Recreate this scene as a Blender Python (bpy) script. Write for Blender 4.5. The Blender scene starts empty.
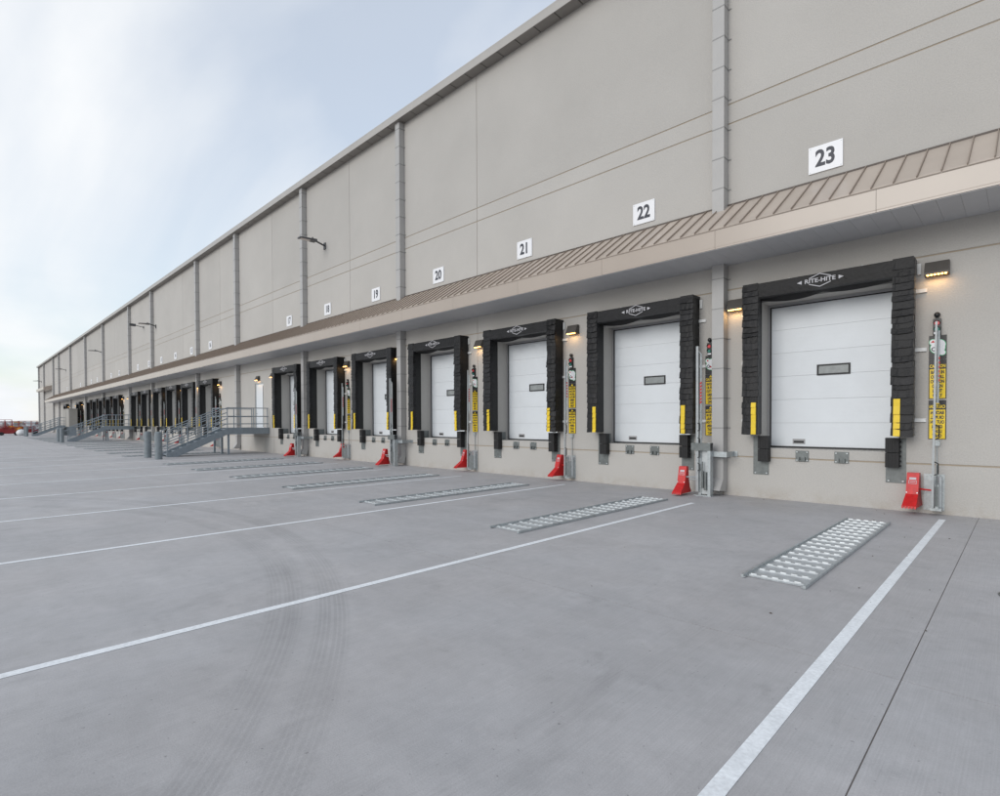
import bpy, bmesh, math, random
from mathutils import Matrix, Vector
R = math.radians
random.seed(7)
scene = bpy.context.scene
col = scene.collection

# ------------------------------------------------------------------ camera
cam_d = bpy.data.cameras.new('camera')
cam = bpy.data.objects.new('camera', cam_d); col.objects.link(cam); scene.camera = cam
yaw, pitch, roll = R(44.4596), R(-0.8786), R(-0.2295)
CAM_D, CAM_H = 13.7075, 1.8784
fw = Vector((-math.sin(yaw)*math.cos(pitch), math.cos(yaw)*math.cos(pitch), math.sin(pitch)))
rt = Vector((math.cos(yaw), math.sin(yaw), 0)); up = rt.cross(fw)
rt2 = rt*math.cos(roll) + up*math.sin(roll); up2 = up*math.cos(roll) - rt*math.sin(roll)
m = Matrix((rt2, up2, -fw)).transposed().to_4x4(); m.translation = (0, -CAM_D, CAM_H)
cam.matrix_world = m
cam_d.sensor_width = 36; cam_d.lens = 36*536.333/1000
cam_d.shift_y = 0.0317
cam_d.clip_start = 0.1; cam_d.clip_end = 6000

# ------------------------------------------------------------------ light and sky
SUN_EL, SUN_ROT = R(20), R(184)          # low soft sun behind thin cloud, front left of the wall
sun_d = bpy.data.lights.new('sun', 'SUN'); sun_d.energy = 0.95; sun_d.angle = R(30); sun_d.color = (1, .965, .92)
sun = bpy.data.objects.new('sun', sun_d); col.objects.link(sun)
sdir = Vector((math.sin(SUN_ROT)*math.cos(SUN_EL), math.cos(SUN_ROT)*math.cos(SUN_EL), math.sin(SUN_EL)))
sun.rotation_euler = sdir.to_track_quat('Z', 'Y').to_euler()
sun.location = sdir*60
w = bpy.data.worlds.new('World'); scene.world = w; w.use_nodes = True
nt = w.node_tree; N = nt.nodes; L = nt.links; N.clear()
out = N.new('ShaderNodeOutputWorld'); bg = N.new('ShaderNodeBackground'); bg.inputs[1].default_value = 0.15
sky = N.new('ShaderNodeTexSky'); sky.sky_type = 'NISHITA'; sky.sun_disc = False
sky.sun_elevation = SUN_EL; sky.sun_rotation = SUN_ROT; sky.dust_density = .3; sky.air_density = 1.3; sky.ozone_density = 3.5
tc = N.new('ShaderNodeTexCoord')
# project directions on a high cloud sheet: streaks stretch toward the horizon
sep = N.new('ShaderNodeSeparateXYZ'); L.new(tc.outputs['Generated'], sep.inputs[0])
ad = N.new('ShaderNodeMath'); ad.operation = 'ADD'; ad.inputs[1].default_value = 0.22
ab = N.new('ShaderNodeMath'); ab.operation = 'ABSOLUTE'; L.new(sep.outputs[2], ab.inputs[0]); L.new(ab.outputs[0], ad.inputs[0])
dv = N.new('ShaderNodeVectorMath'); dv.operation = 'DIVIDE'
cmb = N.new('ShaderNodeCombineXYZ')
for k in range(3): L.new(ad.outputs[0], cmb.inputs[k])
L.new(tc.outputs['Generated'], dv.inputs[0]); L.new(cmb.outputs[0], dv.inputs[1])
mp = N.new('ShaderNodeMapping'); mp.inputs['Scale'].default_value = (.8, 1.7, .3); mp.inputs['Rotation'].default_value = (0, 0, R(-28)); mp.inputs['Location'].default_value = (5.3, 1.9, 0)
L.new(dv.outputs[0], mp.inputs[0])
no = N.new('ShaderNodeTexNoise'); no.inputs['Scale'].default_value = .8; no.inputs['Detail'].default_value = 6; no.inputs['Roughness'].default_value = .47; no.inputs['Distortion'].default_value = .5
L.new(mp.outputs[0], no.inputs['Vector'])
rp = N.new('ShaderNodeMapRange'); rp.inputs[1].default_value = .34; rp.inputs[2].default_value = .58; rp.inputs[3].default_value = .50; rp.inputs[4].default_value = .99
L.new(no.outputs['Fac'], rp.inputs[0])
# finer broken cloud low over the horizon
no2 = N.new('ShaderNodeTexNoise'); no2.inputs['Scale'].default_value = 9; no2.inputs['Detail'].default_value = 8; no2.inputs['Roughness'].default_value = .55
mp2 = N.new('ShaderNodeMapping'); mp2.inputs['Scale'].default_value = (1, 1, 3.2); L.new(tc.outputs['Generated'], mp2.inputs[0]); L.new(mp2.outputs[0], no2.inputs['Vector'])
ctone = N.new('ShaderNodeMix'); ctone.data_type = 'RGBA'
r2 = N.new('ShaderNodeMapRange'); r2.inputs[1].default_value = .38; r2.inputs[2].default_value = .62; L.new(no2.outputs['Fac'], r2.inputs[0])
low = N.new('ShaderNodeMapRange'); low.inputs[1].default_value = .0; low.inputs[2].default_value = .30; low.inputs[3].default_value = .75; low.inputs[4].default_value = .08
L.new(ab.outputs[0], low.inputs[0])
mul = N.new('ShaderNodeMath'); mul.operation = 'MULTIPLY'; L.new(r2.outputs[0], mul.inputs[0]); L.new(low.outputs[0], mul.inputs[1])
L.new(mul.outputs[0], ctone.inputs['Factor'])
ctone.inputs['A'].default_value = (5.0, 5.1, 5.2, 1); ctone.inputs['B'].default_value = (4.45, 4.65, 4.9, 1)
mixs = N.new('ShaderNodeMix'); mixs.data_type = 'RGBA'
L.new(rp.outputs[0], mixs.inputs['Factor']); L.new(sky.outputs[0], mixs.inputs['A']); L.new(ctone.outputs['Result'], mixs.inputs['B'])
L.new(mixs.outputs['Result'], bg.inputs[0]); L.new(bg.outputs[0], out.inputs[0])
vs = scene.view_settings; vs.view_transform = 'Standard'; vs.look = 'None'; vs.gamma = 1; vs.use_curve_mapping = False
vs.exposure = 0.38

# ------------------------------------------------------------------ materials
MATS = {}
def mat(name, color, rough=.6, metal=0., var=.08, scale=4., bump=0., bscale=60., spec=.5, fine=0., rnd=0., emit=None, estr=0., sheen=0., stretch=(1, 1, 1), coat=0.):
    mt = bpy.data.materials.new(name); mt.use_nodes = True
    n = mt.node_tree.nodes; l = mt.node_tree.links
    b = n['Principled BSDF']
    b.inputs['Roughness'].default_value = rough; b.inputs['Metallic'].default_value = metal
    b.inputs['Specular IOR Level'].default_value = spec
    if sheen: b.inputs['Sheen Weight'].default_value = sheen; b.inputs['Sheen Roughness'].default_value = .4
    if coat: b.inputs['Coat Weight'].default_value = coat; b.inputs['Coat Roughness'].default_value = .25
    g = n.new('ShaderNodeNewGeometry'); mpn = n.new('ShaderNodeMapping'); mpn.inputs['Scale'].default_value = stretch
    l.new(g.outputs['Position'], mpn.inputs[0])
    t = n.new('ShaderNodeTexNoise'); t.inputs['Scale'].default_value = scale; t.inputs['Detail'].default_value = 6; t.inputs['Roughness'].default_value = .6
    l.new(mpn.outputs[0], t.inputs['Vector'])
    mr = n.new('ShaderNodeMapRange'); mr.inputs[1].default_value = .25; mr.inputs[2].default_value = .75
    mr.inputs[3].default_value = 1-var; mr.inputs[4].default_value = 1+var; l.new(t.outputs['Fac'], mr.inputs[0])
    last = mr.outputs[0]
    if fine:
        t2 = n.new('ShaderNodeTexNoise'); t2.inputs['Scale'].default_value = bscale; t2.inputs['Detail'].default_value = 3; l.new(g.outputs['Position'], t2.inputs['Vector'])
        m2 = n.new('ShaderNodeMapRange'); m2.inputs[1].default_value = .3; m2.inputs[2].default_value = .7; m2.inputs[3].default_value = 1-fine; m2.inputs[4].default_value = 1+fine
        l.new(t2.outputs['Fac'], m2.inputs[0])
        mm = n.new('ShaderNodeMath'); mm.operation = 'MULTIPLY'; l.new(last, mm.inputs[0]); l.new(m2.outputs[0], mm.inputs[1]); last = mm.outputs[0]
    if rnd:
        oi = n.new('ShaderNodeObjectInfo'); m3 = n.new('ShaderNodeMapRange'); m3.inputs[3].default_value = 1-rnd; m3.inputs[4].default_value = 1+rnd
        l.new(oi.outputs['Random'], m3.inputs[0])
        mm = n.new('ShaderNodeMath'); mm.operation = 'MULTIPLY'; l.new(last, mm.inputs[0]); l.new(m3.outputs[0], mm.inputs[1]); last = mm.outputs[0]
    vm = n.new('ShaderNodeVectorMath'); vm.operation = 'SCALE'; vm.inputs[0].default_value = color[:3]; l.new(last, vm.inputs['Scale'])
    l.new(vm.outputs[0], b.inputs['Base Color'])
    if bump:
        t3 = n.new('ShaderNodeTexNoise'); t3.inputs['Scale'].default_value = bscale; t3.inputs['Detail'].default_value = 4; l.new(g.outputs['Position'], t3.inputs['Vector'])
        bp = n.new('ShaderNodeBump'); bp.inputs['Strength'].default_value = bump; bp.inputs['Distance'].default_value = .01
        l.new(t3.outputs['Fac'], bp.inputs['Height']); l.new(bp.outputs[0], b.inputs['Normal'])
    if emit:
        b.inputs['Emission Color'].default_value = (*emit, 1); b.inputs['Emission Strength'].default_value = estr
    MATS[name] = mt
    return mt
mat('wall_paint', (.458, .442, .419), .85, var=.06, scale=.35, bump=.6, bscale=38, fine=.05, rnd=.035)
mat('sealant', (.36, .305, .24), .8)
mat('cornice_shaded_underside', (.23, .215, .20), .5, var=.05, rnd=.04)  # cornice colour darkened for its underside: the shade there is painted in
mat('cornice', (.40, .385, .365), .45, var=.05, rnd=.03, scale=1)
mat('downspout', (.40, .395, .39), .42, var=.05, scale=1.5)
mat('strap', (.25, .25, .25), .5, metal=.3)
mat('roof_metal', (.45, .385, .33), .34, var=.07, scale=1.2, rnd=.05, spec=.6)
mat('roof_seam', (.29, .235, .195), .45, var=.05)
mat('flashing', (.07, .052, .042), .5)
mat('fascia', (.405, .345, .295), .25, var=.04, scale=.8, rnd=.02, spec=.6)
mat('soffit', (.53, .535, .55), .5, var=.03, rnd=.015)
mat('door_white', (.70, .735, .77), .45, var=.03, scale=2, rnd=.012)
mat('seal_black', (.018, .018, .02), .6)
mat('fabric', (.0095, .0095, .0110), .5, var=.4, scale=6, bump=.9, bscale=16, rnd=.35, spec=.3, sheen=.16)
mat('fabric_side', (.006, .006, .0065), .6, var=.3, scale=7, bump=.5, bscale=20)
mat('rubber', (.012, .012, .013), .65, var=.3, scale=20, bump=.3, bscale=120)
mat('yellow', (.76, .53, .012), .5, var=.1, scale=12)
mat('sign_yellow', (.88, .62, .01), .4, var=.03)
mat('sign_black', (.02, .02, .022), .4)
mat('sign_white', (.80, .81, .84), .4, var=.02)
mat('ink', (.035, .04, .055), .5)
mat('logo_white', (.50, .50, .53), .6)
mat('galvanized', (.42, .455, .47), .42, metal=.55, var=.2, scale=14, fine=.08, bscale=60)
mat('zinc', (.72, .73, .73), .5, var=.1, scale=20)
mat('bright_galvanized', (.50, .53, .545), .4, metal=.4, var=.15, scale=25)
mat('rung_zinc', (.58, .61, .63), .42, metal=.4, var=.2, scale=18)
mat('post_zinc', (.36, .38, .39), .5, metal=.3, var=.15, scale=12)
mat('guide_sheet', (.40, .42, .43), .5, metal=.1, var=.25, scale=9)
mat('plate_steel', (.16, .175, .175), .45, metal=.4, var=.25, scale=10)
mat('stair_steel', (.25, .29, .325), .5, metal=.25, var=.12, scale=6)
mat('red', (.52, .013, .014), .45, var=.22, scale=14)
mat('dark_red', (.26, .014, .016), .5, var=.2, scale=3)
mat('lens_red', (.62, .03, .04), .3)
mat('lens_green', (.01, .17, .13), .3)
mat('pict_green', (.03, .42, .16), .4)
mat('housing', (.075, .068, .062), .5, var=.1)
mat('lamp_led', (1, .6, .2), .5, emit=(1, .50, .12), estr=6)
mat('glass', (.26, .28, .285), .15, var=.2, scale=6, spec=.6)
mat('vent', (.34, .34, .35), .5, var=.1)
mat('flood_head', (.06, .06, .065), .45)
mat('flood_lens', (.62, .55, .50), .3)
mat('bollard', (.19, .22, .24), .55, var=.2, scale=6)
mat('paint_line_white', (.78, .81, .84), .7, var=.09, scale=5, fine=.10, bscale=35)
mat('orange', (.75, .30, .02), .5)
mat('white_paint', (.72, .74, .76), .5)
mat('tyre', (.02, .02, .022), .8)
mat('cabinet', (.34, .325, .30), .6)
mat('joint_fill', (.17, .155, .145), .9)
mat('stone', (.10, .085, .07), .9, var=.3, scale=40)
mat('soil', (.24, .215, .19), .95, var=.25, scale=.05)

# dirt splashed on the foot of the wall
def splash(mt):
    n = mt.node_tree.nodes; l = mt.node_tree.links; b = n['Principled BSDF']
    src = b.inputs['Base Color'].links[0].from_socket
    g = n.new('ShaderNodeNewGeometry'); sp = n.new('ShaderNodeSeparateXYZ'); l.new(g.outputs['Position'], sp.inputs[0])
    mr = n.new('ShaderNodeMapRange'); mr.inputs[1].default_value = .0; mr.inputs[2].default_value = .34; mr.inputs[3].default_value = .4; mr.inputs[4].default_value = 0; l.new(sp.outputs[2], mr.inputs[0])
    t = n.new('ShaderNodeTexNoise'); t.inputs['Scale'].default_value = 2.2; t.inputs['Detail'].default_value = 8; t.inputs['Roughness'].default_value = .7; l.new(g.outputs['Position'], t.inputs['Vector'])
    r2_ = n.new('ShaderNodeMapRange'); r2_.inputs[1].default_value = .42; r2_.inputs[2].default_value = .66; l.new(t.outputs['Fac'], r2_.inputs[0])
    mu = n.new('ShaderNodeMath'); mu.operation = 'MULTIPLY'; l.new(mr.outputs[0], mu.inputs[0]); l.new(r2_.outputs[0], mu.inputs[1])
    mx = n.new('ShaderNodeMix'); mx.data_type = 'RGBA'; l.new(mu.outputs[0], mx.inputs['Factor']); l.new(src, mx.inputs['A']); mx.inputs['B'].default_value = (.30, .245, .18, 1)
    l.new(mx.outputs['Result'], b.inputs['Base Color'])
splash(MATS['wall_paint'])

# brushed concrete with stains, wheel marks, joint-side dirt
def concrete():
    mt = bpy.data.materials.new('yard_concrete'); mt.use_nodes = True
    n = mt.node_tree.nodes; l = mt.node_tree.links; b = n['Principled BSDF']
    g = n.new('ShaderNodeNewGeometry'); pos = g.outputs['Position']
    def noise(scale, det=6, ro=.6, st=(1, 1, 1), rot=0, dist=0):
        mpn = n.new('ShaderNodeMapping'); mpn.inputs['Scale'].default_value = st; mpn.inputs['Rotation'].default_value = (0, 0, rot)
        l.new(pos, mpn.inputs[0])
        t = n.new('ShaderNodeTexNoise'); t.inputs['Scale'].default_value = scale; t.inputs['Detail'].default_value = det; t.inputs['Roughness'].default_value = ro; t.inputs['Distortion'].default_value = dist
        l.new(mpn.outputs[0], t.inputs['Vector']); return t.outputs['Fac']
    def rng(x, a, bb, c, d, smooth=False):
        r_ = n.new('ShaderNodeMapRange'); r_.inputs[1].default_value = a; r_.inputs[2].default_value = bb; r_.inputs[3].default_value = c; r_.inputs[4].default_value = d
        if smooth: r_.interpolation_type = 'SMOOTHSTEP'
        l.new(x, r_.inputs[0]); return r_.outputs[0]
    def mth(op, x, y):
        q = n.new('ShaderNodeMath'); q.operation = op
        for k, v in enumerate((x, y)):
            if isinstance(v, (int, float)): q.inputs[k].default_value = v
            else: l.new(v, q.inputs[k])
        return q.outputs[0]
    f = rng(noise(.16, 4, .55), .3, .7, .91, 1.08)                     # broad pour-to-pour tone
    f = mth('MULTIPLY', f, rng(noise(1.1, 8, .62, dist=.6), .3, .7, .915, 1.07))
    f = mth('MULTIPLY', f, rng(noise(1.0, 6, .6, st=(.25, 2.2, 1), rot=R(8)), .3, .7, .96, 1.035))     # trowel smears along the wall
    f = mth('MULTIPLY', f, rng(noise(95, 3), .3, .7, .93, 1.07))
    f = mth('MULTIPLY', f, rng(noise(7, 5, .65), .3, .7, .95, 1.05))
    f = mth('MULTIPLY', f, rng(noise(.5, 7, .68, st=(1.4, .5, 1), rot=R(-20), dist=1.2), .60, .72, 1.0, .86))
    f = mth('MULTIPLY', f, rng(noise(14, 2, .5, st=(9, .14, 1), rot=R(31)),   .3, .7, .945, 1.045))      # broom lines
    f = mth('MULTIPLY', f, rng(noise(2.6, 6, .72), .58, .76, 1.0, .84))                          # blotchy stains
    f = mth('MULTIPLY', f, rng(noise(26, 2, .5), .70, .76, 1.0, .62))                           # specks
    # tyre marks: two worn arcs left by a turning truck
    s = n.new('ShaderNodeSeparateXYZ'); l.new(pos, s.inputs[0])
    def arc(cx, cy, rad, wdt, dark):
        dx = mth('SUBTRACT', s.outputs[0], cx); dy = mth('SUBTRACT', s.outputs[1], cy)
        d = mth('SQRT', mth('ADD', mth('MULTIPLY', dx, dx), mth('MULTIPLY', dy, dy)), 0)
        e = mth('ABSOLUTE', mth('SUBTRACT', d, rad), 0)
        band = rng(e, wdt*.55, wdt, 1, 0, True)
        tread = mth('GREATER_THAN', mth('FRACT', mth('MULTIPLY', e, 24), 0), .35)
        band = mth('MULTIPLY', band, mth('ADD', mth('MULTIPLY', tread, .6), .4))
        band = mth('MULTIPLY', band, rng(noise(.7, 5), .36, .58, .38, 1))
        return mth('SUBTRACT', 1, mth('MULTIPLY', band, dark))
    for a in ARCS: f = mth('MULTIPLY', f, arc(*a))
    # warm silt washed along the foot of the wall
    silt = mth('MULTIPLY', rng(s.outputs[1], -2.6, -.1, 0, 1), rng(noise(.55, 5, .6), .45, .66, 0, 1))
    ct = n.new('ShaderNodeMix'); ct.data_type = 'RGBA'; l.new(mth('MULTIPLY', silt, .55), ct.inputs['Factor'])
    ct.inputs['A'].default_value = (.430, .421, .428, 1); ct.inputs['B'].default_value = (.40, .35, .30, 1)
    warm = n.new('ShaderNodeMix'); warm.data_type = 'RGBA'; l.new(rng(noise(.35, 4), .35, .65, 0, .7), warm.inputs['Factor'])
    l.new(ct.outputs['Result'], warm.inputs['A']); warm.inputs['B'].default_value = (.412, .415, .432, 1)
    vm = n.new('ShaderNodeVectorMath'); vm.operation = 'SCALE'; l.new(warm.outputs['Result'], vm.inputs[0]); l.new(f, vm.inputs['Scale'])
    l.new(vm.outputs[0], b.inputs['Base Color'])
    l.new(rng(noise(.8, 5), .3, .7, .55, .80), b.inputs['Roughness'])
    bp = n.new('ShaderNodeBump'); bp.inputs['Strength'].default_value = .25; bp.inputs['Distance'].default_value = .006
    l.new(noise(70, 4), bp.inputs['Height']); l.new(bp.outputs[0], b.inputs['Normal'])
    MATS['concrete'] = mt
def circle(p, q, r_):
    (x1, y1), (x2, y2), (x3, y3) = p, q, r_
    a = x1*(y2-y3)-y1*(x2-x3)+x2*y3-x3*y2
    bx = (x1*x1+y1*y1)*(y3-y2)+(x2*x2+y2*y2)*(y1-y3)+(x3*x3+y3*y3)*(y2-y1)
    by = (x1*x1+y1*y1)*(x2-x3)+(x2*x2+y2*y2)*(x3-x1)+(x3*x3+y3*y3)*(x1-x2)
    cx, cy = -bx/(2*a), -by/(2*a)
    return cx, cy, math.hypot(cx-x1, cy-y1)
c1 = circle((-5.55, -10.78), (-3.59, -11.9), (-2.69, -12.6)); c2 = circle((-5.94, -11.15), (-4.61, -11.79), (-3.23, -12.73))
ARCS = [(*c1, .19, .15), (c1[0], c1[1], c1[2]-.36, .12, .07), (*c2, .19, .12)]
concrete()

# ------------------------------------------------------------------ mesh helpers
class MB:
    def __init__(s): s.v = []; s.f = []
    def box(s, x0, x1, y0, y1, z0, z1):
        i = len(s.v)
        s.v += [(x0, y0, z0), (x1, y0, z0), (x1, y1, z0), (x0, y1, z0), (x0, y0, z1), (x1, y0, z1), (x1, y1, z1), (x0, y1, z1)]
        s.f += [tuple(i+k for k in q) for q in ((0, 3, 2, 1), (4, 5, 6, 7), (0, 1, 5, 4), (1, 2, 6, 5), (2, 3, 7, 6), (3, 0, 4, 7))]
        return s
    def hexa(s, pts):            # 8 points: bottom loop then top loop
        i = len(s.v); s.v += [tuple(p) for p in pts]
        s.f += [tuple(i+k for k in q) for q in ((0, 3, 2, 1), (4, 5, 6, 7), (0, 1, 5, 4), (1, 2, 6, 5), (2, 3, 7, 6), (3, 0, 4, 7))]
        return s
    def prism_x(s, prof, x0, x1):   # profile in (y,z)
        i = len(s.v); k = len(prof)
        s.v += [(x0, y, z) for y, z in prof] + [(x1, y, z) for y, z in prof]
        s.f += [tuple(i+j for j in range(k)), tuple(i+k+j for j in reversed(range(k)))]
        for j in range(k): q = (j+1) % k; s.f.append((i+j, i+k+j, i+k+q, i+q))
        return s
    def prism_y(s, prof, y0, y1):   # profile in (x,z)
        i = len(s.v); k = len(prof)
        s.v += [(x, y0, z) for x, z in prof] + [(x, y1, z) for x, z in prof]
        s.f += [tuple(i+j for j in range(k)), tuple(i+k+j for j in reversed(range(k)))]
        for j in range(k): q = (j+1) % k; s.f.append((i+j, i+k+j, i+k+q, i+q))
        return s
    def tube(s, a, b, r, n=10, r2=None):
        a = Vector(a); b = Vector(b); d = (b-a).normalized()
        u = d.orthogonal().normalized(); v = d.cross(u); i = len(s.v); r2 = r if r2 is None else r2
        for p, rr in ((a, r), (b, r2)):
            for k in range(n):
                t = 2*math.pi*k/n; s.v.append(tuple(p + u*math.cos(t)*rr + v*math.sin(t)*rr))
        s.f += [tuple(i+k for k in reversed(range(n))), tuple(i+n+k for k in range(n))]
        for k in range(n): q = (k+1) % n; s.f.append((i+k, i+q, i+n+q, i+n+k))
        return s
    def bar(s, a, b, w_, h_):       # rectangular bar, h_ measured up
        a = Vector(a); b = Vector(b); d = (b-a).normalized(); side = d.cross(Vector((0, 0, 1)))
        if side.length < 1e-4: side = Vector((1, 0, 0))
        side.normalize(); upv = side.cross(d)
        P = []
        for p in (a, b):
            for su, sv in ((-1, -1), (1, -1), (1, 1), (-1, 1)): P.append(p + side*su*w_/2 + upv*sv*h_/2)
        return s.hexa(P)
    def mesh(s, name):
        me = bpy.data.meshes.new(name); me.from_pydata(s.v, [], s.f); me.validate(); 
        bm = bmesh.new(); bm.from_mesh(me); bmesh.ops.recalc_face_normals(bm, faces=bm.faces); bm.to_mesh(me); bm.free()
        return me
def link(name, me, matn, parent=None, loc=None, smooth=False, bevel=0):
    o = bpy.data.objects.new(name, me)
    if matn and not me.materials: me.materials.append(MATS[matn])
    col.objects.link(o)
    if parent: o.parent = parent
    if loc: o.location = loc
    if smooth:
        for p in me.polygons: p.use_smooth = True
    if bevel:
        bm = bmesh.new(); bm.from_mesh(me)
        bmesh.ops.bevel(bm, geom=list(bm.edges), offset=bevel, segments=2, affect='EDGES', profile=.6); bm.to_mesh(me); bm.free()
    return o
def build(mb, name, matn, parent=None, loc=None, **k): return link(name, mb.mesh(name), matn, parent, loc, **k)
def empty(name, loc=(0, 0, 0), parent=None):
    o = bpy.data.objects.new(name, None); col.objects.link(o); o.location = loc; o.empty_display_size = .3
    if parent: o.parent = parent
    return o
def tag(o, label, cat, group=None):
    o['label'] = label; o['category'] = cat
    if group: o['group'] = group
    return o
def struct(o): o['kind'] = 'structure'; return o
def copy_tree(o, parent=None, loc=None):
    c = o.copy(); col.objects.link(c); c.parent = parent
    if loc is not None: c.location = loc
    for ch in list(o.children): copy_tree(ch, c)
    return c
TXT = {}
def text_mesh(s, size, bold=0., sx=1., mirror=False, depth=.002):
    key = (s, size, bold, sx, mirror)
    if key in TXT: return TXT[key]
    cu = bpy.data.curves.new('lettering', 'FONT'); cu.body = s; cu.size = size; cu.align_x = 'CENTER'; cu.align_y = 'CENTER'
    cu.offset = bold; cu.extrude = depth; cu.resolution_u = 3
    o = bpy.data.objects.new('lettering', cu); col.objects.link(o)
    dg = bpy.context.evaluated_depsgraph_get()
    me = bpy.data.meshes.new_from_object(o.evaluated_get(dg))
    bpy.data.objects.remove(o); me.name = 'lettering'
    me.materials.clear()
    k = -sx if mirror else sx
    for v in me.vertices: x, y, z = v.co; v.co = (x*k, -z, y)
    if mirror: me.flip_normals()
    TXT[key] = me
    return me

# ------------------------------------------------------------------ layout tables
DC = {0: -3.235, 1: -7.735, 2: -12.21, 3: -16.72, 4: -21.24, 5: -25.88, 6: -30.33}
for i in (9, 10, 11, 12, 13, 14, 16, 17, 18, 19, 20, 22, 25): DC[i] = -3.235 - 4.53*i
NUM = {}
for k, i in enumerate(sorted(DC)): NUM[i] = 23-k
PLX = {0: -3.24, 1: -7.73, 2: -12.23}
ORD = ['first', 'second', 'third', 'fourth', 'fifth', 'sixth']
def where(i):
    if i <= 6: return ('the rightmost dock', 'the second dock from the right', 'the third dock from the right', 'the fourth dock from the right', 'the fifth dock from the right', 'the sixth dock from the right', 'the dock just right of the nearest staircase')[i]
    if i <= 14: return 'the %s dock past the nearest staircase' % ORD[i-9]
    if i <= 22: return 'the %s dock past the middle staircase' % ORD[(16, 17, 18, 19, 20, 22).index(i)]
    return 'the last dock at the far end'
LINES = [-1.11, -5.42, -9.78, -13.95, -18.15, -22.35, -26.5] + [-30.7-4.2*k for k in range(20)]
SPX = [-5.39, -19.13, -28.24, -38.15, -46.6, -60.3, -69.8, -84.4, -97.6, -111.8, -125.5, -133.3, -148.4, -158.2]  # right faces
SP_W, SP_D = .29, .27
XL, XR = -159.3, 7.1
JX = [-5.5-9.1*k for k in range(-1, 17)]
STAIRX = [-33.45, -68.6, -104.2]
MAND = [(-35.67, -34.34), (-71.6, -70.3), (-107.6, -106.3)]
Z_CB, Z_CT = 14.645, 14.93

# ------------------------------------------------------------------ ground
struct(build(MB().box(-2500, 2500, -2500, 2500, -.6, -.06), 'ground', 'soil'))
yard = struct(build(MB().box(-215, 34, -44, .05, -.05, -.005), 'concrete_yard', 'joint_fill'))
SX0, SXW, SY = 8.5, 9.13, (0.05, -8.94, -17.9, -26.9, -35.9, -43.9)
g_ = .004
for k in range(24):
    x1 = SX0 - SXW*k; x0 = x1 - SXW
    for j in range(5):
        y1, y0 = SY[j], SY[j+1]
        build(MB().box(x0+g_, x1-g_, y0+g_, y1-g_, -.15, 0), 'slab', 'concrete', yard)
for k, x in enumerate(LINES[:15]):
    y1 = (-.72, -1.9, -1.0, -1.4)[k] if k < 4 else -1.5
    wdt = .05
    build(MB().box(x-wdt, x+wdt, -20.5, y1, .002, .004), 'painted_line', 'paint_line_white', yard)
# pebbles and grit
rng_ = random.Random(3); mb = MB()
def peb(x, y, r_):
    i = len(mb.v)
    for k in range(5):
        t = k*1.2566+rng_.random(); rr = r_*(.7+.6*rng_.random()); mb.v.append((x+rr*math.cos(t), y+rr*math.sin(t), 0.001))
    mb.v.append((x, y, r_*.9))
    mb.f += [(i+k, i+(k+1) % 5, i+5) for k in range(5)]
for k in range(36): peb(rng_.uniform(-2.2, .6), rng_.uniform(-8.5, -.5), rng_.uniform(.004, .016))
for k in range(90): peb(rng_.uniform(-32, 1), rng_.uniform(-.35, -.03), rng_.uniform(.004, .014))
for k in range(30): peb(rng_.uniform(-14, 1), rng_.uniform(-12, -.5), rng_.uniform(.003, .010))
o = build(mb, 'grit', 'stone'); o['kind'] = 'stuff'; o['label'] = 'scattered grit and small stones on the concrete'
cv = empty('utility_cover', (.03, -5.85, 0)); tag(cv, 'small round utility cover set in the concrete at right edge', 'cover')
ring = MB(); n_ = 28
for k in range(n_):
    t0, t1 = 2*math.pi*k/n_, 2*math.pi*(k+1)/n_
    P = [(r_*math.cos(t), r_*math.sin(t)) for r_, t in ((.20, t0), (.235, t0), (.235, t1), (.20, t1))]
    ring.hexa([(*p, .001) for p in P] + [(*p, .007) for p in P])
build(ring, 'rim', 'plate_steel', cv); build(MB().tube((0, 0, .001), (0, 0, .005), .197, 28), 'lid', 'galvanized', cv)

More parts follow.
